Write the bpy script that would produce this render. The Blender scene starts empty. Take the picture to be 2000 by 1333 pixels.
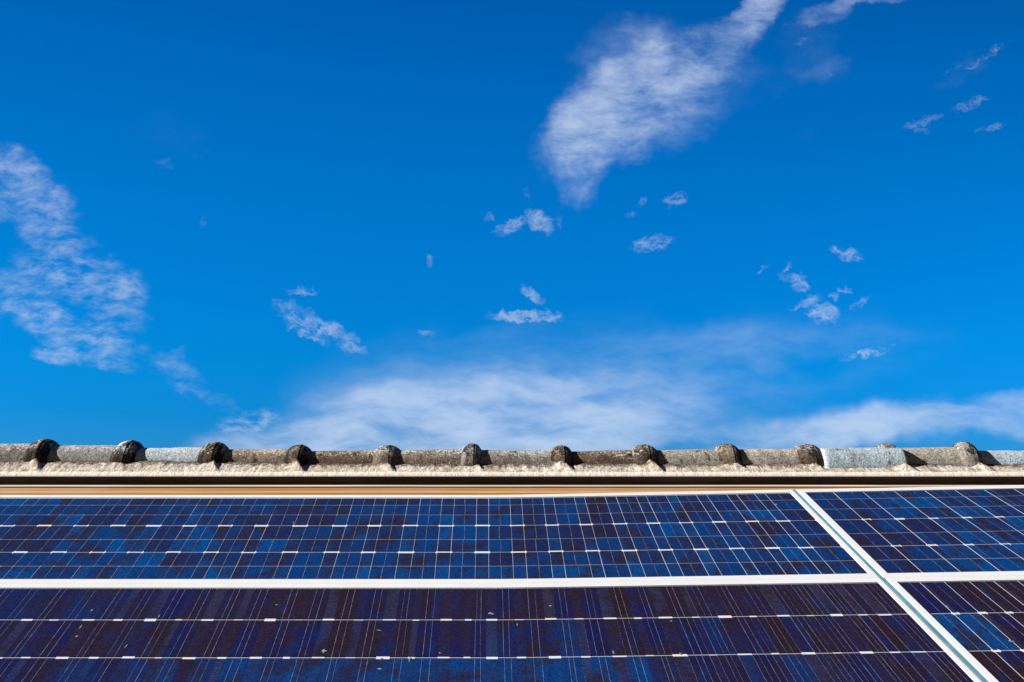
import bpy, bmesh, math, random
from mathutils import Vector, noise
R = math.radians
S = bpy.context.scene
COL = S.collection

# ------------------------------------------------------------------ camera
cam = bpy.data.cameras.new('camera')
cam.sensor_width = 36.0
cam.lens = 32.4
cam.clip_start = 0.05
cam.clip_end = 3000
cam_o = bpy.data.objects.new('camera', cam)
COL.objects.link(cam_o)
cam_o.location = (0, 0, 0)
cam_o.rotation_euler = (R(100), 0, 0)          # level with the ridge, tilted ten degrees up
S.camera = cam_o

# ------------------------------------------------------------------ light
SUN = Vector((-0.90, -0.14, 0.40)).normalized()
sun = bpy.data.lights.new('sun', 'SUN')
sun.energy = 5.0
sun.angle = R(0.5)
sun.color = (1.0, 0.955, 0.89)
sun_o = bpy.data.objects.new('sun', sun)
COL.objects.link(sun_o)
sun_o.rotation_euler = SUN.to_track_quat('Z', 'Y').to_euler()

vs = S.view_settings
vs.view_transform = 'Standard'
vs.look = 'None'
vs.gamma = 1
vs.use_curve_mapping = False
vs.exposure = 0.8

# ------------------------------------------------------------------ sky
# Clouds: (across, up, half width, half height, turn in degrees, weight) in thousandths on the plane that
# touches the unit sphere of the sky ten degrees above the northern horizon.
A = [
    (111.1, 245.3, 83.3, 44.4, 35, 0.68), (161.1, 275.8, 66.7, 44.4, 25, 0.61),
    (194.4, 303.6, 72.2, 27.8, 28, 0.42), (83.3, 224.7, 41.7, 38.9, 45, 0.61),
    (150, 225.8, 66.7, 25, 12, 0.36), (72.2, 186.9, 23.3, 38.9, -10, 0.36),
    (77.8, 159.2, 17.8, 14.4, 0, 0.3), (111.1, 317.5, 47.2, 30.6, 20, 0.25),
    (150, 331.4, 38.9, 22.2, 15, 0.21), (241.7, 331.4, 66.7, 15.6, 42, 0.33),
    (272.2, 363.6, 33.3, 14.4, 40, 0.6), (222.2, 264.7, 44.4, 22.2, 10, 0.21),
    (233.3, 298.1, 38.9, 13.9, -10, 0.21), (347.2, 360.3, 30.6, 13.3, 25, 0.45),
    (383.3, 370.3, 44.4, 6.7, 8, 0.4), (322.2, 325.8, 38.9, 33.3, 0, 0.17),
    (341.7, 292.5, 27.8, 14.4, 20, 0.17), (294.4, 281.4, 22.2, 16.7, 20, 0.12),
    (333.3, 236.9, 27.8, 11.1, 20, 0.1), (488.9, 292.5, 33.3, 14.4, 32, 0.2),
    (-372.2, 220.3, 50, 33.3, -20, 0.09), (-505.6, 320.3, 66.7, 16.7, -20, 0.06),
]
C = [
    (-77.8, -107.5, 183.3, 44.4, 6, 0.68), (-133.3, -93.6, 88.9, 33.3, 22, 0.4),
    (-55.6, -82.5, 138.9, 22.2, 14, 0.32), (27.8, -90.8, 144.4, 33.3, 8, 0.36),
    (111.1, -51.9, 233.3, 44.4, 10, 0.25), (-55.6, -32.5, 144.4, 27.8, 16, 0.2),
    (233.3, -29.7, 166.7, 33.3, 6, 0.15), (-177.8, -51.9, 88.9, 30.6, 30, 0.15),
    (511.1, -82.5, 144.4, 17.8, 4, 0.56), (400, -95.3, 133.3, 15.6, 10, 0.4),
    (277.8, -107.5, 133.3, 18.9, 10, 0.34), (166.7, -113.1, 144.4, 22.2, 4, 0.32),
    (-244.4, -113.1, 88.9, 16.7, 4, 0.32),
]
B = [
    (-536.1, 184.2, 33.3, 22.2, -30, 0.57), (-508.3, 150.8, 38.9, 25, -35, 0.51),
    (-544.4, 148.1, 27.8, 22.2, 0, 0.46), (-494.4, 109.2, 47.2, 25, -25, 0.53),
    (-475, 73.1, 63.9, 27.8, -12, 0.63), (-432.2, 52.5, 34.4, 26.7, 0, 0.57),
    (-533.3, 56.4, 44.4, 19.4, -15, 0.46), (-538.9, 34.2, 33.3, 12.2, -30, 0.46),
    (-500, 20.3, 52.8, 22.2, -22, 0.57), (-458.3, 3.6, 55.6, 18.9, -12, 0.61),
    (-486.1, -16.9, 33.3, 8.9, -4, 0.51), (-444.4, -19.7, 38.9, 11.1, -10, 0.46),
    (-430.6, 23.1, 33.3, 18.9, 0, 0.46), (-366.7, -30.8, 33.3, 14.4, -20, 0.34),
    (-352.2, -50.3, 21.1, 11.1, -20, 0.32), (-361.1, -13.1, 11.1, 6.7, 20, 0.26),
    (-315.6, -68.6, 22.2, 10, -20, 0.21), (-283.3, -91.9, 41.7, 14.4, 10, 0.62),
    (-308.3, -103.1, 33.3, 10, 0, 0.42), (-380.6, 192.5, 15.6, 7.8, 0, 0.24),
    (-355.6, 203.6, 33.3, 16.7, -10, 0.1),
]
D = [
    (1.7, 125.8, 16.7, 6.1, 30, 0.72), (28.9, 130.3, 13.9, 10, -30, 0.72), (-12.2, 121.9, 8.9, 3.3, 20, 0.5),
    (50, 128.6, 5.6, 6.7, 0, 0.4), (16.7, 159.2, 5, 7.8, 40, 0.3), (152.8, 106.4, 21.1, 7.8, 8, 0.72),
    (176.7, 153.6, 12.8, 6.1, 12, 0.62), (140, 150.8, 3.3, 6.1, 0, 0.5), (127.8, 136.4, 8.3, 3.9, 10, 0.38),
    (15.6, 26.4, 33.3, 6.1, -1, 0.8), (22.2, 49.7, 14.4, 5, -30, 0.62), (-90, 88.6, 5, 7.2, 0, 0.45),
    (-227.8, 53.6, 14.4, 3.9, -2, 0.5), (-236.1, 33.6, 25, 7.8, -20, 0.38),
    (-212.2, 16.4, 38.9, 8.9, -20, 0.6), (-222.2, 8.1, 22.2, 5.6, -25, 0.5),
    (-172.2, -7.5, 15.6, 5.6, -10, 0.48), (-94.4, 8.6, 11.1, 3.9, -10, 0.4),
    (362.2, 94.2, 15.6, 5.6, -14, 0.72), (312.2, 61.9, 8.3, 10, 10, 0.58), (336.7, 30.3, 16.7, 10, -10, 0.6),
    (317.8, 40.8, 16.7, 4.4, 22, 0.46), (377.8, 40.8, 11.1, 3.9, 35, 0.5), (361.1, 54.7, 6.7, 3.3, 0, 0.42),
    (348.9, 49.2, 5.6, 3.3, 0, 0.42), (297.2, 69.2, 7.2, 3.3, -20, 0.36), (296.1, 78.1, 8.9, 2.2, 30, 0.3),
    (383.3, -13.1, 30.6, 4.4, 6, 0.58), (408.3, -8.6, 12.2, 2.8, 30, 0.5), (272.2, 78.6, 7.8, 2.2, 32, 0.34),
    (443.3, 236.9, 15.6, 5, 16, 0.46), (456.7, 240.8, 12.2, 3.9, 25, 0.3),
    (444.4, 226.4, 8.9, 2.8, 14, 0.36), (497.2, 257.5, 19.4, 3.9, 22, 0.44),
    (519.4, 231.4, 15.6, 3.9, 10, 0.52), (513.9, 308.1, 27.8, 3.3, 32, 0.5),
    (483.3, 298.1, 20, 2.8, 32, 0.3), (-335, 129.7, 4.4, 5.6, 0, 0.36), (88.9, 6.4, 5.6, 2.8, 0, 0.3),
    (-25, 134.2, 4.4, 2.8, 0, 0.3), (338.9, 289.7, 14.4, 5, -10, 0.3), (319.4, 328.6, 16.7, 4.4, 15, 0.3),
    (308.3, 345.3, 16.7, 3.9, 15, 0.28),
]

world = bpy.data.worlds.new('World')
S.world = world
world.use_nodes = True
NT = world.node_tree


class NB:
    """small helper for node trees"""
    def __init__(self, nt):
        self.nt = nt

    def new(self, t, **kw):
        n = self.nt.nodes.new(t)
        for k, v in kw.items():
            setattr(n, k, v)
        return n

    def link(self, a, b):
        self.nt.links.new(a, b)

    def put(self, sock, v):
        if isinstance(v, bpy.types.NodeSocket):
            self.link(v, sock)
        else:
            sock.default_value = v

    def math(self, op, a, b=None, c=None, clamp=False):
        n = self.new('ShaderNodeMath', operation=op, use_clamp=clamp)
        for i, v in enumerate((a, b, c)):
            if v is not None:
                self.put(n.inputs[i], v)
        return n.outputs[0]

    def vmath(self, op, a, b=None, scale=None):
        n = self.new('ShaderNodeVectorMath', operation=op)
        self.put(n.inputs[0], a)
        if b is not None:
            self.put(n.inputs[1], b)
        if scale is not None:
            self.put(n.inputs['Scale'], scale)
        return n.outputs['Value'] if op in ('LENGTH', 'DOT_PRODUCT') else n.outputs[0]

    def mapping(self, v, loc=(0, 0, 0), rot=(0, 0, 0), scale=(1, 1, 1), kind='POINT'):
        n = self.new('ShaderNodeMapping', vector_type=kind)
        self.link(v, n.inputs['Vector'])
        n.inputs['Location'].default_value = loc
        n.inputs['Rotation'].default_value = rot
        n.inputs['Scale'].default_value = scale
        return n.outputs[0]

    def noise(self, v, scale, detail=4, rough=0.55, color=False, dist=0.0, lac=2.0, dim='3D'):
        n = self.new('ShaderNodeTexNoise', noise_dimensions=dim)
        if v is not None:
            self.link(v, n.inputs['Vector'])
        n.inputs['Scale'].default_value = scale
        n.inputs['Detail'].default_value = detail
        n.inputs['Roughness'].default_value = rough
        n.inputs['Distortion'].default_value = dist
        n.inputs['Lacunarity'].default_value = lac
        return n.outputs['Color' if color else 'Fac']

    def range(self, v, a, b, c=0.0, d=1.0, kind='SMOOTHSTEP'):
        n = self.new('ShaderNodeMapRange', interpolation_type=kind)
        self.put(n.inputs['Value'], v)
        n.inputs['From Min'].default_value = a
        n.inputs['From Max'].default_value = b
        n.inputs['To Min'].default_value = c
        n.inputs['To Max'].default_value = d
        return n.outputs[0]

    def mix(self, f, a, b, blend='MIX'):
        n = self.new('ShaderNodeMix', data_type='RGBA', blend_type=blend)
        self.put(n.inputs[0], f)
        for s, v in ((n.inputs[6], a), (n.inputs[7], b)):
            if isinstance(v, bpy.types.NodeSocket):
                self.link(v, s)
            else:
                s.default_value = (*v, 1.0)
        return n.outputs[2]

    def ramp(self, f, stops):
        n = self.new('ShaderNodeValToRGB')
        self.link(f, n.inputs[0])
        e = n.color_ramp.elements
        while len(e) < len(stops):
            e.new(0.5)
        for el, (p, c) in zip(e, stops):
            el.position = p
            el.color = (*c, 1.0)
        return n.outputs[0]


b = NB(NT)
bg = NT.nodes['Background']
SKY_STRENGTH = 0.092
bg.inputs['Strength'].default_value = SKY_STRENGTH
sky = b.new('ShaderNodeTexSky', sky_type='NISHITA')
sky.sun_disc = False
sky.sun_elevation = math.asin(SUN.z)
sky.sun_rotation = math.atan2(SUN.x, SUN.y)
geo = b.new('ShaderNodeTexCoord').outputs['Generated']
gs = b.new('ShaderNodeSeparateXYZ')
b.link(geo, gs.inputs[0])
# a deep blue as through a polarising filter over the part of the sky away from the sun
deep = b.ramp(gs.outputs['Z'], [(0.0, (0.11, 0.42, 1.08)), (0.05, (0.035, 0.350, 0.99)), (0.09, (0.010, 0.355, 0.955)), (0.15, (0.002, 0.41, 0.96)),
                                (0.30, (0.0, 0.475, 1.05)), (0.42, (0.0, 0.465, 1.06)), (0.52, (0.0, 0.405, 0.98)), (0.9, (0.01, 0.40, 0.90))])
side = b.math('MULTIPLY', gs.outputs['X'], gs.outputs['X'])
deep = b.vmath('SCALE', deep, scale=b.math('SUBTRACT', 1.0, b.math('MULTIPLY', b.math('MINIMUM', side, 0.4), b.range(gs.outputs['Z'], 0.05, 0.5, 0.0, 1.1, 'LINEAR'))))
north = b.range(gs.outputs['Y'], -0.05, 0.38)
tint = b.mix(north, (0.09, 0.07, 0.06), deep)  # sky outside the north is dimmed on purpose to cut fill in the shadows
base = b.mix(1.0, sky.outputs[0], tint, 'MULTIPLY')

rot = b.mapping(geo, rot=(R(-10), 0, 0))
rs = b.new('ShaderNodeSeparateXYZ')
b.link(rot, rs.inputs[0])
ysafe = b.math('MAXIMUM', rs.outputs['Y'], 0.1)
px = b.math('MULTIPLY', b.math('DIVIDE', rs.outputs['X'], ysafe), 1000.0)
pz = b.math('MULTIPLY', b.math('DIVIDE', rs.outputs['Z'], ysafe), 1000.0)
cp = b.new('ShaderNodeCombineXYZ')
b.link(px, cp.inputs[0])
b.link(pz, cp.inputs[1])
cp.inputs[2].default_value = 1.0
P = cp.outputs[0]


def warp(v, scale, amp, detail=3):
    n = b.noise(v, scale, detail, 0.6, color=True, dim='2D')
    return b.vmath('ADD', v, b.vmath('MULTIPLY', b.vmath('SUBTRACT', n, (0.5, 0.5, 0.5)), (amp, amp, 0)))


def field(v, items, lo=0.09, hi=2.4, soft=False):
    """soft ellipses; v carries a 1 in z so that each axis is a single dot product"""
    acc = None
    for (cx, cy, rx, ry, a, w) in items:
        ca, sa = math.cos(R(a)), math.sin(R(a))
        u1 = b.vmath('DOT_PRODUCT', v, (ca / rx, sa / rx, -(cx * ca + cy * sa) / rx))
        u2 = b.vmath('DOT_PRODUCT', v, (-sa / ry, ca / ry, (cx * sa - cy * ca) / ry))
        d2 = b.math('MULTIPLY_ADD', u1, u1, b.math('MULTIPLY', u2, u2))
        f = b.range(d2, lo, hi, w, 0.0)
        if acc is None:
            acc = f
        elif soft:
            acc = b.math('MULTIPLY_ADD', f, b.math('SUBTRACT', 1.0, acc), acc)
        else:
            acc = b.math('MAXIMUM', acc, f)
    return acc


def n2(v, scale, detail, rough, turn=0.0, sx=1.0, sy=1.0):
    """fractal noise about zero"""
    return b.math('SUBTRACT', b.noise(b.mapping(v, rot=(0, 0, R(turn)), scale=(sx, sy, 1)), scale, detail, rough, dim='2D'), 0.5)


PA = warp(P, 0.02, 46, 7)
PB = warp(P, 0.03, 26, 6)
PD = warp(P, 0.08, 17, 6)
low = n2(P, 0.008, 4, 0.5, 20)                                # broad thick and thin stretches
PN = warp(P, 0.012, 26, 2)
fib = n2(PN, 0.028, 10, 0.68, -16, 0.55, 1.35)                    # fibres
rip = n2(PN, 0.05, 9, 0.66, 16, 0.7, 1.6)                   # ripples
tear = n2(PD, 0.09, 7, 0.72, 8, 0.7, 1.4)                     # torn fragments
veil = n2(PN, 0.014, 9, 0.6, -30, 0.4, 1.3)  # combed-out veil


def cover(f, n_low, g_low, n_fine, g_fine, lo, hi, top):
    t = b.math('MULTIPLY_ADD', n_low, g_low, b.math('MULTIPLY_ADD', n_fine, g_fine, 1.0))
    return b.range(b.math('MULTIPLY', f, t), lo, hi, 0.0, top)


dA = cover(field(PA, A, 0.0, 2.15, True), low, 1.6, fib, 2.0, 0.05, 1.32, 0.94)
dB = cover(field(PB, B, 0.0, 2.0), low, 2.6, rip, 4.0, 0.06, 1.25, 0.56)
dC = cover(field(warp(P, 0.012, 40, 3), C, 0.0, 3.2, True), low, 1.0, veil, 3.0, 0.0, 1.30, 0.86)
dD = cover(field(PD, D, 0.0, 2.5), low, 2.0, tear, 5.2, 0.10, 1.40, 0.58)
dens = b.math('MAXIMUM', b.math('MAXIMUM', dA, dB), b.math('MAXIMUM', dC, dD))
dens = b.math('MULTIPLY', dens, b.range(rs.outputs['Y'], 0.3, 0.5))
k = 1.0 / 1.741 / SKY_STRENGTH
cloud_col = b.mix(b.range(gs.outputs['Z'], 0.02, 0.35), (0.54 * k, 0.68 * k, 0.90 * k), (0.45 * k, 0.57 * k, 0.80 * k))
b.link(b.mix(dens, base, cloud_col), bg.inputs['Color'])
world.cycles.sampling_method = 'NONE'
S.cycles.max_bounces = 5
S.cycles.diffuse_bounces = 3


# ------------------------------------------------------------------ object helpers
def mesh(name, verts, faces, mat, parent=None, smooth=False, tints=None, loc=(0, 0, 0)):
    """one mesh object; verts are world positions relative to loc (or to the parent's place)"""
    me = bpy.data.meshes.new(name)
    off = Vector(loc)
    if parent is not None:
        off = parent_origin(parent)
    me.from_pydata([tuple(Vector(v) - off) for v in verts], [], faces)
    me.update()
    if tints is not None:
        at = me.color_attributes.new('tint', 'FLOAT_COLOR', 'CORNER')
        i = 0
        for p, t in zip(me.polygons, tints):
            for _ in p.loop_indices:
                at.data[i].color = (*t, 1.0)
                i += 1
    if smooth:
        me.polygons.foreach_set('use_smooth', [True] * len(me.polygons))
    me.materials.append(mat)
    o = bpy.data.objects.new(name, me)
    COL.objects.link(o)
    if parent is not None:
        o.parent = parent
    else:
        o.location = loc
    return o


def parent_origin(o):
    v = Vector((0, 0, 0))
    while o is not None:
        v += o.location
        o = o.parent
    return v


def fix_normals(o):
    bm = bmesh.new()
    bm.from_mesh(o.data)
    bmesh.ops.recalc_face_normals(bm, faces=bm.faces)
    bm.to_mesh(o.data)
    bm.free()


def thing(name, label, cat, loc, group=None):
    o = bpy.data.objects.new(name, None)
    o.empty_display_size = 0.1
    COL.objects.link(o)
    o.location = loc
    tag(o, label, cat, group)
    return o


def tag(o, label, cat, group=None):
    o['label'] = label
    o['category'] = cat
    if group:
        o['group'] = group


def material(name):
    m = bpy.data.materials.new(name)
    m.use_nodes = True
    nb = NB(m.node_tree)
    bs = m.node_tree.nodes['Principled BSDF']
    co = nb.new('ShaderNodeTexCoord').outputs['Object']
    return m, nb, bs, co


def bump(nb, bs, h, strength, dist):
    n = nb.new('ShaderNodeBump')
    n.inputs['Strength'].default_value = strength
    n.inputs['Distance'].default_value = dist
    nb.link(h, n.inputs['Height'])
    nb.link(n.outputs[0], bs.inputs['Normal'])


# ------------------------------------------------------------------ materials
def mat_cells():
    m, nb, bs, co = material('silicon_cell')
    at = nb.new('ShaderNodeAttribute', attribute_name='tint').outputs['Color']
    big = nb.noise(nb.mapping(co, scale=(1, 0.8, 0.8)), 10.0, 7, 0.7)
    streak = nb.noise(nb.mapping(co, scale=(1.6, 0.5, 0.5)), 14.0, 6, 0.7)
    grain = nb.noise(co, 170.0, 4, 0.8)
    c = nb.mix(nb.range(big, 0.45, 0.62, 0.0, 0.8), at, (0.023, 0.0115, 0.0115))
    c = nb.mix(nb.range(streak, 0.52, 0.68, 0.0, 0.5), c, (0.003, 0.026, 0.135))
    g = nb.range(grain, 0.30, 0.70, 0.2, 1.8, 'LINEAR')
    sc = nb.vmath('SCALE', c, scale=g)
    # thin film of dust, thicker in drifts
    dust = nb.noise(nb.mapping(co, scale=(1, 1.6, 1.6)), 15.0, 7, 0.72)
    c2 = nb.mix(nb.range(dust, 0.55, 0.85, 0.0, 0.045), sc, (0.33, 0.31, 0.29))
    nb.link(c2, bs.inputs['Base Color'])
    bs.inputs['Roughness'].default_value = 0.5
    bs.inputs['Specular IOR Level'].default_value = 0.0
    bs.inputs['Coat Weight'].default_value = 0.7
    bs.inputs['Coat Roughness'].default_value = 0.04
    return m


def mat_plain(name, col, rough=0.5, metal=0.0, coat=0.0, vary=0.06, scale=12.0, stretch=(1, 1, 1), spec=0.4):
    m, nb, bs, co = material(name)
    n = nb.noise(nb.mapping(co, scale=stretch), scale, 6, 0.6)
    c = nb.mix(nb.range(n, 0.3, 0.7), tuple(x * (1 - vary) for x in col), tuple(min(1, x * (1 + vary)) for x in col))
    nb.link(c, bs.inputs['Base Color'])
    bs.inputs['Roughness'].default_value = rough
    bs.inputs['Metallic'].default_value = metal
    bs.inputs['Coat Weight'].default_value = coat
    bs.inputs['Specular IOR Level'].default_value = spec
    return m


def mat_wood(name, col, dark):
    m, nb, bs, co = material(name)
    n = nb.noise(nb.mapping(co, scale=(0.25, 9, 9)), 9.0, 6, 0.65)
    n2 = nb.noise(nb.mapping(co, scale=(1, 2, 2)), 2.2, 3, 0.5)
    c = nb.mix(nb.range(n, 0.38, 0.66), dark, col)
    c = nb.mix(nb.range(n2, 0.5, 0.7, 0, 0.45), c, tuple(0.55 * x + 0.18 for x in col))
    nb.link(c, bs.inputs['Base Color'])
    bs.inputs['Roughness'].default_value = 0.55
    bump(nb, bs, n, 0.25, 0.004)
    return m


def mat_tile(name, base, lichen, amount, patch=None, seed=0.0, black=0.0):
    """weathered cement: lichen crust on the crown, darker flanks, black algae stains"""
    m, nb, bs, co0 = material(name)
    co = nb.mapping(co0, loc=(seed * 3.7, seed * 1.3, seed))
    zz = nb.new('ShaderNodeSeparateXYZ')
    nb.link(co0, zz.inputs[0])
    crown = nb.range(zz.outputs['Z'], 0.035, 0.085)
    fine = nb.noise(co, 95.0, 6, 0.8)
    mid = nb.noise(co, 24.0, 6, 0.7)
    low = nb.noise(nb.mapping(co, scale=(1, 1.4, 1.4)), 7.0, 4, 0.6)
    c = nb.mix(nb.range(mid, 0.36, 0.66), tuple(x * 0.42 for x in base), tuple(x * 1.1 for x in base))
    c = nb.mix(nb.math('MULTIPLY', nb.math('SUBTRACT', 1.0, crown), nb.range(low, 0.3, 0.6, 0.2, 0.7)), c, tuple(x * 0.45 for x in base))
    if patch:
        pm = nb.math('MULTIPLY', nb.range(low, 0.26, 0.42), nb.range(mid, 0.28, 0.42))
        c = nb.mix(pm, c, patch)
    sp = nb.math('ADD', fine, nb.math('MULTIPLY', crown, 0.085 + 0.05 * amount))
    sp = nb.math('ADD', sp, nb.math('MULTIPLY', nb.math('SUBTRACT', low, 0.5), 0.25))
    c = nb.mix(nb.range(sp, 0.63 - 0.10 * amount, 0.70 - 0.06 * amount), c, lichen)
    pits = nb.range(nb.noise(co, 140.0, 5, 0.8), 0.36, 0.54, 0.22, 1.0)
    c = nb.vmath('SCALE', c, scale=pits)
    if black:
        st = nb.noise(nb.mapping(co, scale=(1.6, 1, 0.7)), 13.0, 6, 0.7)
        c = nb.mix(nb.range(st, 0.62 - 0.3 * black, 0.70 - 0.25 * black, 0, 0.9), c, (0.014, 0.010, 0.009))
    nb.link(c, bs.inputs['Base Color'])
    bs.inputs['Roughness'].default_value = 0.92
    bs.inputs['Specular IOR Level'].default_value = 0.12
    h = nb.math('ADD', nb.math('MULTIPLY', fine, 0.8), mid)
    bump(nb, bs, h, 1.0, 0.007)
    return m


def mat_mortar():
    m, nb, bs, co = material('cement_mortar')
    at = nb.new('ShaderNodeAttribute', attribute_name='tint').outputs['Color']
    fine = nb.noise(nb.mapping(co, scale=(1, 0.5, 0.5)), 110.0, 6, 0.75)
    mid = nb.noise(nb.mapping(co, scale=(1, 0.5, 0.5)), 34.0, 6, 0.72)
    low = nb.noise(co, 4.0, 4, 0.6)
    c = nb.mix(nb.range(mid, 0.36, 0.62), (0.40, 0.32, 0.25), (0.80, 0.70, 0.59))
    c = nb.mix(nb.range(low, 0.48, 0.62, 0, 0.6), c, (0.70, 0.66, 0.60))
    c = nb.mix(nb.range(nb.noise(co, 7.0, 5, 0.65), 0.52, 0.66, 0, 0.6), c, (0.42, 0.31, 0.22))
    # grime along the joint with the tiles (attribute red = nearness of the joint)
    sp = nb.new('ShaderNodeSeparateColor')
    nb.link(at, sp.inputs[0])
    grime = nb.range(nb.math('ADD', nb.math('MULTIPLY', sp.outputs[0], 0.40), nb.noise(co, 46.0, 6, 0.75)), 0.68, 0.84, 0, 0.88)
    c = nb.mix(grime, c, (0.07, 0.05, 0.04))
    crumbs = nb.noise(nb.mapping(co, scale=(1, 0.42, 0.42)), 70.0, 6, 0.82)
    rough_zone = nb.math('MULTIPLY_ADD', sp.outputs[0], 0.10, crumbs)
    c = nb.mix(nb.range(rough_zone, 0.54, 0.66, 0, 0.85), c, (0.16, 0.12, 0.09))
    pits = nb.range(fine, 0.32, 0.48, 0.35, 1.0)
    c = nb.vmath('SCALE', c, scale=pits)
    c = nb.mix(nb.math('MULTIPLY', sp.outputs[1], nb.range(fine, 0.3, 0.5, 0.55, 1.0)), c, (0.86, 0.80, 0.72))   # whitish cement lip, painted lighter because the sun leaves it dim
    nb.link(c, bs.inputs['Base Color'])
    bs.inputs['Roughness'].default_value = 0.95
    bs.inputs['Specular IOR Level'].default_value = 0.1
    bump(nb, bs, nb.math('ADD', nb.math('MULTIPLY', fine, 0.5), mid), 0.8, 0.008)
    return m


M_CELL = mat_cells()
M_BACK, nb_, bs_, co_ = material('white_backsheet')
nb_.link(nb_.mix(nb_.range(nb_.noise(co_, 16, 4, 0.6), 0.35, 0.65), (0.84, 0.76, 0.70), (0.72, 0.80, 0.90)), bs_.inputs['Base Color'])
bs_.inputs['Roughness'].default_value = 0.5
bs_.inputs['Coat Weight'].default_value = 0.4
M_FLAKE = mat_plain('pale_flake', (0.20, 0.22, 0.28), 0.6, vary=0.6, scale=120)
M_BUS = mat_plain('tinned_ribbon', (0.40, 0.42, 0.46), 0.4, metal=0.3, coat=0.5, vary=0.5, scale=40)
M_FRAME = mat_plain('white_frame_paint', (0.80, 0.81, 0.83), 0.38, vary=0.03, scale=6)
M_RAIL = mat_plain('teal_rail_metal', (0.13, 0.36, 0.45), 0.4, metal=0.1, vary=0.22, scale=14)
M_RAIL2 = mat_plain('grey_blue_rail_metal', (0.33, 0.45, 0.55), 0.4, metal=0.25, vary=0.2, scale=14)
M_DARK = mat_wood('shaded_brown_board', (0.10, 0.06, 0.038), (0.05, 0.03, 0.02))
M_TAN = mat_wood('tan_timber', (0.52, 0.31, 0.15), (0.36, 0.20, 0.085))
M_PINK = mat_wood('bevel_highlight_timber', (0.78, 0.63, 0.52), (0.60, 0.46, 0.36))  # pink-white tone paints the highlight of the upward bevel
M_ORANGE = mat_wood('orange_varnish', (0.75, 0.40, 0.11), (0.62, 0.30, 0.07))
M_ROOF = mat_plain('weathered_roof_slate', (0.10, 0.075, 0.06), 0.9, vary=0.4, scale=9)
M_GROUND = mat_plain('dry_ground', (0.16, 0.14, 0.09), 0.95, vary=0.4, scale=0.4)
M_BIRD = mat_plain('black_feathers', (0.012, 0.012, 0.014), 0.7, vary=0.2)

# ------------------------------------------------------------------ setting
g = mesh('ground', [(-1500, -1500, -6), (1500, -1500, -6), (1500, 1500, -6), (-1500, 1500, -6)], [(0, 1, 2, 3)], M_GROUND)
g['kind'] = 'structure'

XL, XR = -3.5, 3.6                    # the stretch of roof that is built


def extrude_profile(name, pts, mat, parent, x0=XL, x1=XR, closed=True, nx=1, wavy=0.0):
    verts, faces = [], []
    n = len(pts)
    for i in range(nx + 1):
        x = x0 + (x1 - x0) * i / nx
        wv = wavy * (noise.noise(Vector((x * 0.9, pts[0][0] * 50, 1))) + 0.5 * noise.noise(Vector((x * 4.0, pts[0][0] * 50, 7))))
        verts += [(x, y + wv, z + wv * 0.5) for (y, z) in pts]
    for i in range(nx):
        for j in range(n if closed else n - 1):
            a, c = i * n + j, i * n + (j + 1) % n
            faces.append((a, c, c + n, a + n))
    if closed:
        faces.append(tuple(range(n)))
        faces.append(tuple(nx * n + j for j in range(n)))
    o = mesh(name, verts, faces, mat, parent)
    fix_normals(o)
    return o


# the array lies in a plane pitched 28 degrees
P0 = Vector((0, 4.10, 0.03515))
TILT = R(28)
SV = Vector((0, math.cos(TILT), math.sin(TILT)))
NV = Vector((0, -math.sin(TILT), math.cos(TILT)))


def W(u, v, h=0.0):
    """point of the array: u along the ridge, v up the slope, h off the glass. The rows climb a little and the
    columns spread towards the right, where the array was fixed slightly askew."""
    r = max(0.0, u + 0.09)
    r = r * r / (r + 0.10)
    vv = v + r * (0.0300 + 0.0136 * (max(v, -1.0) + 0.667))
    kk = -0.0255 - 0.12 * max(0.0, u - 0.12)
    return Vector((u + (vv + 0.2654) * kk, P0.y, P0.z)) + SV * vv + NV * h


roof = thing('building', 'building with weathered roof, pale mortar ledge and tan timber edge below its ridge tiles', 'building', (0, 4.41, -0.1))


def slope_pt(s, h):
    q = Vector((0, P0.y, P0.z)) + SV * s + NV * h
    return (q.y, q.z)


extrude_profile('front_slope', [slope_pt(0.17, -0.085), slope_pt(0.17, -0.12), slope_pt(-5.6, -0.12), slope_pt(-5.6, -0.085)], M_ROOF, roof)
extrude_profile('rear_slope', [(4.42, 0.16), (4.42, 0.13), (9.0, -2.3), (9.0, -2.27)], M_ROOF, roof)
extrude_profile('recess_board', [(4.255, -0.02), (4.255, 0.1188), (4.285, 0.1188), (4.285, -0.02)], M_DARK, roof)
trim = extrude_profile('timber_trim', [(4.1805, 0.0522), (4.2025, 0.0695), (4.206, 0.0697), (4.212, 0.0743), (4.255, 0.0743), (4.255, 0.020), (4.1805, 0.020)], M_TAN, roof, nx=120, wavy=0.0016)
extrude_profile('pale_bead', [(4.2035, 0.0746), (4.2050, 0.0775), (4.2120, 0.0825), (4.2200, 0.0825), (4.2200, 0.0746)], M_PINK, trim, nx=120, wavy=0.0016)
extrude_profile('orange_bead', [(4.1675, 0.0448), (4.1710, 0.0498), (4.1802, 0.0553), (4.1802, 0.0300), (4.1675, 0.0300)], M_ORANGE, trim, nx=120, wavy=0.0016)

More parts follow.
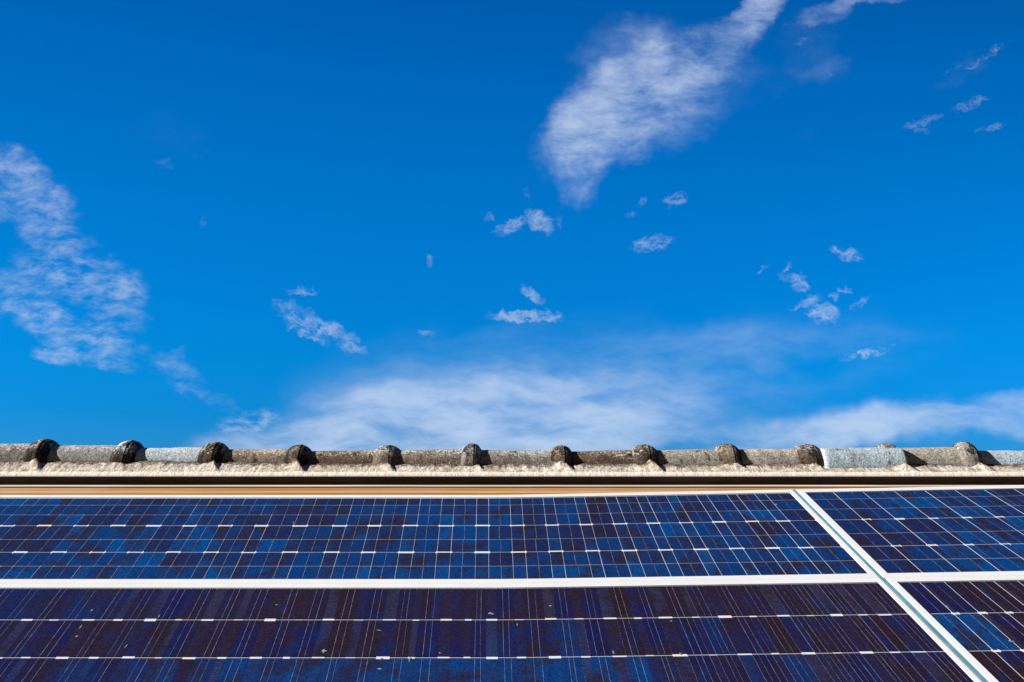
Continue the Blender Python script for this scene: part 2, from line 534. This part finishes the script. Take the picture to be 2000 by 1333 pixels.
# ------------------------------------------------------------------ ridge tiles
# x of the collar, height of the collar's top, height of the barrel's top at its two ends
RIDGE = [
    (-2.614, 0.3010, 0.2794, 0.2770), (-2.187, 0.3010, 0.2699, 0.2699), (-1.787, 0.2938, 0.2567, 0.2603),
    (-1.384, 0.2854, 0.2507, 0.2507), (-0.991, 0.2746, 0.2411, 0.2459), (-0.577, 0.2699, 0.2459, 0.2531),
    (-0.185, 0.2794, 0.2483, 0.2459), (0.233, 0.2699, 0.2388, 0.2483), (0.623, 0.2746, 0.2459, 0.2531),
    (1.011, 0.2770, 0.2507, 0.2531), (1.384, 0.2770, 0.2531, 0.2579), (1.757, 0.2770, 0.2555, 0.2627),
    (2.119, 0.2866, 0.2459, 0.2459), (2.527, 0.2794, 0.2459, 0.2483)]
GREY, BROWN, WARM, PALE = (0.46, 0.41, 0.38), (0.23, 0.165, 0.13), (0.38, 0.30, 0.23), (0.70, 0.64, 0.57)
WHITE, BLUE, CREAM = (0.80, 0.80, 0.80), (0.52, 0.64, 0.73), (0.80, 0.69, 0.54)
LOOK = [  # base, lichen, amount, patch, collar base, label
    (GREY, WHITE, 0.7, None, GREY, 'pale grey speckled ridge tile cut off by the left edge, before the first collar'),
    (GREY, WHITE, 0.6, (0.36, 0.35, 0.35), BROWN, 'grey ridge tile whose big dark collar is the leftmost one in the photo'),
    (GREY, WHITE, 0.9, BLUE, BROWN, 'ridge tile with light blue lichen tint, second collar from the left'),
    (WARM, CREAM, 0.7, None, BROWN, 'brown ridge tile with cream crust just right of the light blue tinted one'),
    (BROWN, CREAM, 0.4, None, WARM, 'dark brown ridge tile with light flecks in the shadow beside its collar'),
    (WARM, WHITE, 0.6, None, WARM, 'brown grey ridge tile with cream lichen on the left of its collar'),
    (GREY, WHITE, 0.75, None, GREY, 'grey white-flecked ridge tile in the middle of the ridge'),
    (BROWN, CREAM, 0.3, None, BROWN, 'plain dark brown ridge tile right of the middle with split collar'),
    (WARM, PALE, 0.5, (0.38, 0.35, 0.31), BROWN, 'ridge tile with smooth brown collar and fading pale barrel to its right'),
    (PALE, CREAM, 0.5, None, WARM, 'cream grey ridge tile ending at the big dark brown collar near the right'),
    (PALE, WHITE, 0.4, BLUE, BROWN, 'clean pale blue ridge tile overlapping the low collar behind it'),
    (PALE, CREAM, 0.4, (0.46, 0.43, 0.38), BROWN, 'beige grey ridge tile between the pale blue tile and the last big collar'),
    (PALE, WHITE, 0.4, BLUE, GREY, 'rightmost ridge tile, pale blue grey behind a large light grey collar'),
]
YT, RB = 4.41, 0.089
RIDGE = [(x * 1.0138, a + 0.0035, c + 0.0034, d + 0.0034) for x, a, c, d in RIDGE]


def lathe(xs, rs, cy, czs, seed, amp, a0=-32, a1=212, n=30):
    """barrel along x: a rough shell closed underneath, with end caps"""
    verts, faces = [], []
    m = n + 1
    for i, (x, r, cz) in enumerate(zip(xs, rs, czs)):
        for j in range(m):
            a = R(a0 + (a1 - a0) * j / n)
            q = Vector((x, cy - r * math.cos(a), cz + r * math.sin(a)))
            s = q * 9.0 + Vector((seed * 7.1, seed * 3.3, 0))
            d = amp * (noise.noise(s) + 0.6 * noise.noise(s * 3.1) + 0.45 * noise.noise(s * 8.3))
            rr = r + d
            verts.append((x, cy - rr * math.cos(a), cz + rr * math.sin(a)))
    for i in range(len(xs) - 1):
        for j in range(n):
            p = i * m + j
            faces.append((p, p + m, p + m + 1, p + 1))
        faces.append((i * m + n, (i + 1) * m + n, (i + 1) * m, i * m))
    faces.append(tuple(range(m)))
    faces.append(tuple((len(xs) - 1) * m + j for j in range(m - 1, -1, -1)))
    return verts, faces


def autosmooth(o, ang=40):
    o.data.set_sharp_from_angle(angle=R(ang))


COLLAR = [(-0.058, -0.003), (-0.053, 0.007), (-0.044, 0.017), (-0.032, 0.025), (-0.016, 0.0295), (-0.002, 0.031), (0.008, 0.031),
          (0.0095, 0.0285), (0.018, 0.0275), (0.028, 0.0225), (0.037, 0.014), (0.044, 0.005), (0.049, -0.003)]
rng = random.Random(5)
collar_pos = []
for i, (base, lich, amt, patch, cbase, label) in enumerate(LOOK):
    xc, ztop_c, za, zb = RIDGE[i]
    xn = RIDGE[i + 1][0]
    yy, rb, xe = YT, RB, xn + 0.02
    if i == 10:
        yy, rb, xe = YT - 0.045, RB, xn + 0.046           # this one was laid over its neighbour
    t = thing('ridge_tile', label, 'ridge tile', (xc, yy, za - rb), 'cement ridge tiles along the top of the roof')
    nseg = int((xe - xc) / 0.009)
    xb = xc + (0.045 if i == 10 else -0.01)
    xs = [xb + (xe - xb) * k / nseg for k in range(nseg + 1)]
    czs = [za - rb + (zb - za) * (x - xc) / (xn - xc) for x in xs]
    rs = [rb * (1 - (0.07 if (i == 10 and k in (0, nseg)) else 0)) for k in range(nseg + 1)]
    v, f = lathe(xs, rs, yy, czs, i, 0.0022)
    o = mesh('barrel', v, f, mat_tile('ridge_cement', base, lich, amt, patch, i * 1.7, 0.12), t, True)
    fix_normals(o)
    autosmooth(o, 50)
    cz = za - RB
    gain = (ztop_c - cz - RB) / 0.031
    stretch = rng.uniform(0.88, 1.18)
    xs = [xc + d * stretch for d, _ in COLLAR]
    rs = [RB + h * gain for _, h in COLLAR]
    v, f = lathe(xs, rs, YT, [cz] * len(xs), i + 40, 0.0028)
    o = mesh('collar', v, f, mat_tile('ridge_collar_cement', tuple(0.75 * x for x in cbase), lich, amt * 0.7, None, i * 2.3 + 9, 0.72 if i < 5 else 0.42), t, True)  # collar base darkened and stains strengthened to paint deeper shade on its sides
    fix_normals(o)
    autosmooth(o, 28)
    collar_pos.append((xc, gain))

# ------------------------------------------------------------------ mortar bed
nx = 1700
PROF = [(4.325, 0.215), (4.300, 0.199), (4.280, 0.1875), (4.268, 0.1815), (4.256, 0.1765), (4.244, 0.1710), (4.232, 0.1655), (4.220, 0.1602),
        (4.208, 0.1550), (4.196, 0.1497), (4.184, 0.1445), (4.172, 0.1393), (4.160, 0.1342), (4.1530, 0.1308), (4.1500, 0.1280), (4.1440, 0.1205), (4.1445, 0.1182), (4.2600, 0.1180)]
verts, faces, tints = [], [], []
n = len(PROF)
PROF = [(y + 0.06, z + 0.0022) for y, z in PROF]
for i in range(nx + 1):
    x = XL + (XR - XL) * i / nx
    for j, (y, z) in enumerate(PROF):
        q = Vector((x, y, z))
        face = 1.0 if j <= 12 else (0.25 if j <= 15 else 0.0)
        low = max(0.0, min(1.0, (y - 4.22) / 0.05))
        d = (noise.noise(q * 14) * 0.0040 + noise.noise(q * 38 + Vector((3, 1, 0))) * 0.0030 + noise.noise(q * 95) * 0.0022 + noise.noise(q * 210) * 0.0012) * face * (0.22 + 0.78 * low)
        dx, dz = 0.0, 0.0
        if j <= 12:
            d += 0.013 * max(0.0, min(1.0, (-0.9 - x) / 0.7)) * max(0.0, min(1.0, (y - 4.22) / 0.08))   # thicker fill at the left end
            for k, (xc, gn) in enumerate(collar_pos):
                e = x - xc
                if abs(e) < 0.2:
                    up = max(0.0, min(1.0, (y - 4.225) / 0.10))
                    # a fillet that runs out down and to the right of each collar
                    c0 = 0.004 + 0.055 * (1 - up) + 0.010 * math.sin(k * 2.4)
                    w_l, w_r = 0.045 + 0.02 * math.sin(k * 3.1), 0.010
                    t_ = e - c0 + 0.006 * noise.noise(q * 40)
                    s_ = math.exp(-(t_ / (w_l if t_ < 0 else w_r)) ** 2)
                    d += s_ * 0.028 * up ** 0.7 * (0.8 + 0.4 * math.sin(k * 1.7 + 1))
        verts.append((x, y - d * 0.42 + 0.0025 * face * noise.noise(q * 30 + Vector((9, 2, 5))) * low, z + d * 0.9))
for i in range(nx):
    for j in range(n - 1):
        p = i * n + j
        faces.append((p, p + 1, p + n + 1, p + n))
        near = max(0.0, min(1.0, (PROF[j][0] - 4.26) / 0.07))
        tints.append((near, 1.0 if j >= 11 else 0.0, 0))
ledge = mesh('mortar_ledge', verts, faces, mat_mortar(), roof, True, tints)
fix_normals(ledge)
autosmooth(ledge, 60)


# ------------------------------------------------------------------ solar panels
def frame_mesh(u0, u1, v1, v0, lip_l, lip_r, lip_t, lip_b, parent):
    """ring of rails: v0 upper edge, v1 lower edge"""
    us = [u0, u0 + 0.004, u0 + lip_l]
    k_ = max(1, int((u1 - u0) / 0.15))
    us += [u0 + lip_l + (u1 - lip_r - u0 - lip_l) * i / k_ for i in range(1, k_)]
    us += [u1 - lip_r, u1 - 0.004, u1]
    vs_ = [v0, v0 - 0.004, v0 - lip_t]
    vs_ += [v0 - lip_t + (v1 + lip_b - v0 + lip_t) * i / 3 for i in range(1, 3)]
    vs_ += [v1 + lip_b, v1 + 0.004, v1]
    nu, nv = len(us), len(vs_)
    verts, faces = [], []
    for i, u in enumerate(us):
        for j, v in enumerate(vs_):
            edge = i in (0, nu - 1) or j in (0, nv - 1)
            verts.append(W(u, v, 0.0027 if edge else 0.0032))
    hole = lambda i, j: 2 <= i < nu - 3 and 2 <= j < nv - 3
    for i in range(nu - 1):
        for j in range(nv - 1):
            if not hole(i, j):
                faces.append((i * nv + j, i * nv + j + 1, (i + 1) * nv + j + 1, (i + 1) * nv + j))

    def wall(loop, h):
        base = len(verts)
        for (i, j) in loop:
            verts.append(W(us[i], vs_[j], h))
        m = len(loop)
        for k in range(m):
            a, c = loop[k], loop[(k + 1) % m]
            faces.append((a[0] * nv + a[1], c[0] * nv + c[1], base + (k + 1) % m, base + k))
    ring = lambda i0, i1, j0, j1: [(i, j0) for i in range(i0, i1)] + [(i1, j) for j in range(j0, j1)] + [(i, j1) for i in range(i1, i0, -1)] + [(i0, j) for j in range(j1, j0, -1)]
    wall(ring(0, nu - 1, 0, nv - 1), -0.038)
    wall(ring(2, nu - 3, 2, nv - 3), -0.003)
    o = mesh('frame', verts, faces, M_FRAME, parent)
    fix_normals(o)
    return o


def dsc(w_):
    return 0.72 if w_ < 0.031 and w_ > 0.0215 else 1.0


def cnoise(u, v, s):
    return 0.5 + 0.5 * noise.noise(Vector((u * 1.7 + s, v * 3.0, s * 0.37)))


def mixc(a, c, t):
    return tuple(x * (1 - t) + y * t for x, y in zip(a, c))


SKYBLUE, MIDBLUE, NAVY, PURPLE, BROWNC, VIOLET = (0.0012, 0.066, 0.265), (0.003, 0.043, 0.185), (0.009, 0.025, 0.108), (0.018, 0.011, 0.038), (0.024, 0.010, 0.012), (0.011, 0.0095, 0.062)


def tint_upper(rg, u, v, narrow):
    r = rg.random() * 0.38 + cnoise(u, v, 3.1) * 0.62 + (0.10 if v < -0.57 else 0.0)
    if r < 0.30:
        c = mixc(mixc(PURPLE, BROWNC, rg.random() * 0.5), NAVY, 0.35)
    elif r < 0.45:
        c = mixc(NAVY, PURPLE, 0.7 * rg.random())
    elif r < 0.66:
        c = mixc(NAVY, MIDBLUE, rg.random())
    else:
        c = mixc(MIDBLUE, SKYBLUE, rg.random())
    c = mixc(c, (0.006, 0.027, 0.115), 0.12)
    return mixc(c, (0.02, 0.04, 0.10), 0.2) if narrow else c


def tint_lower(rg, u, v, narrow):
    r = rg.random() * 0.20 + cnoise(u, v, 8.4) * 0.80 - 0.05 + (0.20 if v < -1.11 and u < 0.45 else 0.0)
    if r < 0.42:
        c = mixc(BROWNC, PURPLE, rg.random())
    elif r < 0.60:
        c = mixc(PURPLE, VIOLET, rg.random())
    elif r < 0.74:
        c = mixc(VIOLET, NAVY, rg.random())
    else:
        c = mixc(NAVY, MIDBLUE, 0.3 + 0.7 * rg.random())
    return mixc(c, (0.045, 0.05, 0.10), 0.35 if rg.random() < 0.3 else 0.08) if narrow else c


def solar_panel(label, u0, u1, v0, v1, lips, rows, cols, gap_u, gap_v, tint, seed, override=None, bus=1, faint=1.0):
    """rows: list of strings, each a list of v lines; cols: (centre, width) of the narrow columns"""
    rg = random.Random(seed)
    ll, lr, lt, lb = lips
    t = thing('solar_panel', label, 'solar panel', tuple(W((u0 + u1) / 2, (v0 + v1) / 2, -0.04)), 'framed solar panels on the roof slope')
    frame_mesh(u0, u1, v1, v0, ll, lr, lt, lb, t)
    ui0, ui1, vi0, vi1 = u0 + ll, u1 - lr, v0 - lt, v1 + lb
    k_ = max(1, int((ui1 - ui0) / 0.15))
    bv, bf = [], []
    for i in range(k_ + 1):
        u = ui0 - 0.005 + (ui1 - ui0 + 0.01) * i / k_
        bv += [W(u, vi0 + 0.005, -0.0007), W(u, vi1 - 0.005, -0.0007)]
        if i:
            bf.append((2 * i - 2, 2 * i - 1, 2 * i + 1, 2 * i))
    mesh('backsheet', bv, bf, M_BACK, t)
    # column intervals
    iv = []
    prev = ui0
    for c, w_ in cols:
        a, e = c - w_ / 2, c + w_ / 2
        if e < ui0 or a > ui1:
            continue
        if a - prev > 0.01:
            iv.append((prev, max(a, ui0), False))
        iv.append((max(a, ui0), min(e, ui1), True))
        prev = e
    if ui1 - prev > 0.008:
        iv.append((prev, ui1, False))
    for s, vl in enumerate(rows):
        verts, faces, tints = [], [], []
        rv, rf = [], []
        for r in range(len(vl) - 1):
            va, vb = vl[r], vl[r + 1]              # va upper
            if vb < vi1 - 0.02:
                vb = vi1
            for (a, e, nar) in iv:
                gl = gap_u * rg.uniform(0.8, 1.3) / 2
                gr = gap_u * rg.uniform(0.8, 1.3) / 2
                if nar:
                    gr *= faint
                else:
                    gl *= faint
                cu_w = e - a
                gt, gb = gap_v * 0.4, gap_v * 0.4
                dash_t = r == 0 and s > 0
                dash_b = r == len(vl) - 2 and s < len(rows) - 1
                if dash_t:
                    gt *= 1.3
                if dash_b:
                    gb *= 1.3
                if nar and dash_t:
                    gt = dsc(cu_w) * rg.uniform(0.35, 1.2) * DASH
                if nar and dash_b:
                    gb = dsc(cu_w) * rg.uniform(0.35, 1.2) * DASH
                ua, ue, vt, vbm = a + gl, e - gr, va - gt, vb + gb
                if abs(a - ui0) < 1e-6:
                    ua = a
                if abs(e - ui1) < 1e-6:
                    ue = e
                ch = 0.0 if nar or bus > 1 else 0.006
                pts = [(ua, vt), (ua, vbm), (ue, vbm), (ue, vt)]
                if ch and (dash_t or dash_b):
                    pts = []
                    pts += [(ua + ch, vt), (ua, vt - ch * 1.4)] if dash_t else [(ua, vt)]
                    pts += [(ua, vbm + ch * 1.4), (ua + ch, vbm)] if dash_b else [(ua, vbm)]
                    pts += [(ue - ch, vbm), (ue, vbm + ch * 1.4)] if dash_b else [(ue, vbm)]
                    pts += [(ue, vt - ch * 1.4), (ue - ch, vt)] if dash_t else [(ue, vt)]
                o = len(verts)
                verts += [W(u, v, 0.0) for u, v in pts]
                faces.append(tuple(range(o, o + len(pts))))
                cu, cv = (a + e) / 2, (va + vb) / 2
                tc = tint(rg, cu, cv, nar)
                if override:
                    tc = override(cu, cv) or tc
                tints.append(tc)
                if not nar and e - a > 0.05:
                    for q in range(bus):
                        m_ = a + (e - a) * (q + 1) / (bus + 1) + rg.uniform(-0.003, 0.003)
                        hw = rg.uniform(0.00025, 0.0006) * (0.75 if bus > 1 else 1.0)
                        o = len(rv)
                        rv += [W(m_ - hw, vt - 0.002, 0.0005), W(m_ - hw, vbm + 0.002, 0.0005), W(m_ + hw, vbm + 0.002, 0.0005), W(m_ + hw, vt - 0.002, 0.0005)]
                        rf.append((o, o + 1, o + 2, o + 3))
        nb_f, o = len(faces), len(verts)          # the printed ribbons belong to the string's surface
        verts += rv
        faces += [tuple(q + o for q in f) for f in rf]
        tints += [(0.4, 0.4, 0.4)] * len(rf)
        cs = mesh('cell_string', verts, faces, M_CELL, t, tints=tints)
        cs.data.materials.append(M_BUS)
        for q in range(nb_f, len(faces)):
            cs.data.polygons[q].material_index = 1
    return t


DASH = 0.0064
UL = [-2.820, -2.672, -2.524, -2.376, -2.2264, -2.0769, -1.9252, -1.7736, -1.6219, -1.4744, -1.327, -1.1796, -1.0321, -0.872, -0.7098, -0.5666, -0.4192, -0.2717,
      -0.1222, 0.0211, 0.1643, 0.3054, 0.4465, 0.5856, 0.7225, 0.8615, 1.0005, 1.1311]
UR = [1.4874, 1.6287, 1.7743, 1.9198, 2.0612, 2.2004, 2.3418, 2.4831, 2.6245, 2.766, 2.907, 3.05]
LL = [-2.85, -2.74, -2.63, -2.53, -2.42, -2.315, -2.21, -2.1059, -2.0001, -1.8943, -1.7921, -1.6881, -1.5946, -1.4765, -1.3742, -1.2631, -1.1662, -1.0657, -0.9599, -0.8505, -0.7518,
      -0.6495, -0.5455, -0.4397, -0.348, -0.244, -0.1682, -0.0871, 0.0081, 0.1157, 0.2076, 0.307, 0.3965, 0.486, 0.5838, 0.6783, 0.7695, 0.8684, 0.9554, 1.0423, 1.1276, 1.1979]
LR = [1.4327, 1.5219, 1.6094, 1.6969, 1.7844, 1.8719, 1.96, 2.05, 2.14, 2.23, 2.32, 2.41, 2.50, 2.59, 2.68, 2.77, 2.86, 2.95, 3.04]
rw = random.Random(11)
ROWS_U = [[-0.0286, -0.0892, -0.1748, -0.2654], [-0.2654, -0.3761, -0.4732], [-0.4732, -0.5728, -0.6673]]
ROWS_L = [[-0.7243, -0.9149], [-0.9149, -1.1201], [-1.1201, -1.3250], [-1.3250, -1.5300]]
cols_ul = [(c, 0.050 + rw.uniform(-0.004, 0.004)) for c in UL]
cols_ur = [(c, 0.030 + rw.uniform(-0.006, 0.004)) for c in UR]
cols_ll = [(c, (0.041 if i % 2 else 0.026) + rw.uniform(-0.005, 0.005)) for i, c in enumerate(LL)]
cols_lr = [(c, 0.018 + rw.uniform(-0.004, 0.003)) for c in LR]

PANELS = []
PANELS.append(solar_panel('wide blue solar panel in the upper row, from the left edge to the teal rail', -2.93, 1.2975, 0.0, -0.6950,
            (0.025, 0.0232, 0.0262, 0.0277), ROWS_U, cols_ul, 0.0022, 0.0026, tint_upper, 3))
PANELS.append(solar_panel('blue solar panel in the upper row, right of the teal rail', 1.3133, 3.12, 0.0, -0.6950,
            (0.0285, 0.025, 0.0275, 0.0277), ROWS_U, cols_ur, 0.0030, 0.0026, tint_upper, 8, faint=0.22))
PANELS.append(solar_panel('dark purple solar panel in the lower row with brown stains, left of the teal rail', -2.93, 1.2975, -0.6954, -1.5600,
            (0.025, 0.0190, 0.0277, 0.030), ROWS_L, cols_ll, 0.0011, 0.0028, tint_lower, 21, bus=2))
PANELS.append(solar_panel('dark solar panel in the lower right corner with one bright blue cell', 1.3190, 3.12, -0.6954, -1.5600,
            (0.0250, 0.025, 0.0277, 0.030), ROWS_L, cols_lr, 0.0024, 0.0028, tint_lower, 34, faint=0.25,
            override=lambda u, v: (0.005, 0.050, 0.20) if (u < 1.52 and -1.12 < v < -0.9149) else None))

# pale flakes of solder and dirt on the glass: u, v, half width, half length
FLAKES = [(-1.4857, -0.8578, 0.0054, 0.0076, 2), (-1.4763, -1.0068, 0.0077, 0.0056, 2), (-1.4840, -0.9557, 0.0026, 0.0144, 2), (-1.2905, -1.0591, 0.0034, 0.0135, 2), (-1.2392, -0.8970, 0.0027, 0.0119, 2), (-0.8468, -0.8269, 0.0063, 0.0062, 2), (-0.6365, -1.0859, 0.0100, 0.0133, 2), (-0.4446, -1.1279, 0.0050, 0.0104, 2), (-0.4392, -1.1763, 0.0098, 0.0038, 2), (-0.3517, -1.1330, 0.0033, 0.0155, 2), (-0.4682, -0.9758, 0.0138, 0.0043, 2), (-0.2545, -1.0991, 0.0075, 0.0066, 2), (0.0003, -0.9424, 0.0026, 0.0145, 2), (0.4985, -0.9370, 0.0062, 0.0044, 2), (0.4883, -1.1117, 0.0058, 0.0079, 2), (0.2921, -1.1016, 0.0042, 0.0093, 2), (-0.0869, -0.8790, 0.0107, 0.0075, 2), (0.1209, -0.8371, 0.0072, 0.0046, 2), (1.1611, -0.1279, 0.0066, 0.0069, 0), (-0.9037, -0.2442, 0.0032, 0.0128, 0), (1.5096, -1.0729, 0.0085, 0.0069, 3), (1.4279, -0.8780, 0.0054, 0.0093, 3)]
rf_ = random.Random(4)
for (u, v, a, c, which) in FLAKES:
    pts = []
    for q in range(9):
        an = 2 * math.pi * q / 9
        rr = rf_.uniform(0.25, 1.2)
        pts.append(W(u + a * rr * math.cos(an), v + c * rr * math.sin(an), 0.0011))
    mesh('solder_flake', pts, [tuple(range(9))], M_FLAKE, PANELS[which])

# ------------------------------------------------------------------ rail between the two columns of panels
rail = thing('mounting_rail', 'teal metal mounting rail running up the roof between the panel frames', 'rail', tuple(W(1.307, -0.7, -0.06)))


def rail_strip(name, ua, ub, h0, h1, mat, parent):
    verts, faces = [], []
    vs_ = [0.004 - 1.57 * i / 16 for i in range(17)]
    for v in vs_:
        wd = 0.0 if v > -0.69 else 0.0030
        for u, h in ((ua(v), h0), (ub(v), h0), (ub(v), h1), (ua(v), h1)):
            verts.append(W(u, v, h))
    for i in range(16):
        for j in range(4):
            p, q = i * 4 + j, i * 4 + (j + 1) % 4
            faces.append((p, q, q + 4, p + 4))
    faces += [(0, 1, 2, 3), (64, 67, 66, 65)]
    o = mesh(name, verts, faces, mat, parent)
    fix_normals(o)
    return o


wid = lambda v: 0.0 if v > -0.69 else 0.0040
rail_strip('channel', lambda v: 1.2982, lambda v: 1.3126 + wid(v), -0.060, 0.0012, M_RAIL, rail)
rail_strip('cover_strip', lambda v: 1.2984, lambda v: 1.3020 + wid(v) * 0.8, 0.0013, 0.0020, M_RAIL2, rail)
rail_strip('cover_lip', lambda v: 1.3098 + wid(v), lambda v: 1.3122 + wid(v), 0.0013, 0.0019, M_RAIL, rail)

# ------------------------------------------------------------------ bird
c0 = Vector((42.6, 99.6, 11.04))
verts, faces = [], []
ax = Vector((0.35, 0.93, 0.06)).normalized()
wing = Vector((0.88, -0.2, -0.43)).normalized()
upv = ax.cross(wing).normalized()
prof = [(-0.14, 0.004), (-0.09, 0.016), (-0.03, 0.03), (0.03, 0.034), (0.08, 0.024), (0.11, 0.02), (0.14, 0.003)]
for (d, r_) in prof:
    for j in range(8):
        a = 2 * math.pi * j / 8
        verts.append(c0 + ax * d + wing * (r_ * math.cos(a)) + upv * (r_ * math.sin(a)))
for i in range(len(prof) - 1):
    for j in range(8):
        p, q = i * 8 + j, i * 8 + (j + 1) % 8
        faces.append((p, q, q + 8, p + 8))
bird = mesh('bird', verts, faces, M_BIRD, None, True, loc=c0)
tag(bird, 'small black bird gliding in the sky above the right part of the ridge', 'bird')
for sgn in (-1, 1):
    pts = [(0.02, 0.05, 0.0), (0.10, 0.06, 0.02), (0.20, 0.015, 0.015), (0.26, -0.05, 0.0), (0.15, -0.03, 0.012), (0.02, -0.05, 0.0)]
    vv = []
    for hh in (0.006, -0.004):
        vv += [c0 + wing * (sgn * a) + ax * d + upv * (h + hh) for a, d, h in pts]
    ff = [tuple(range(6)), tuple(range(11, 5, -1))] + [(i, i + 6, (i + 1) % 6 + 6, (i + 1) % 6) for i in range(6)]
    w_o = mesh('wing', vv, ff, M_BIRD, bird)
    fix_normals(w_o)
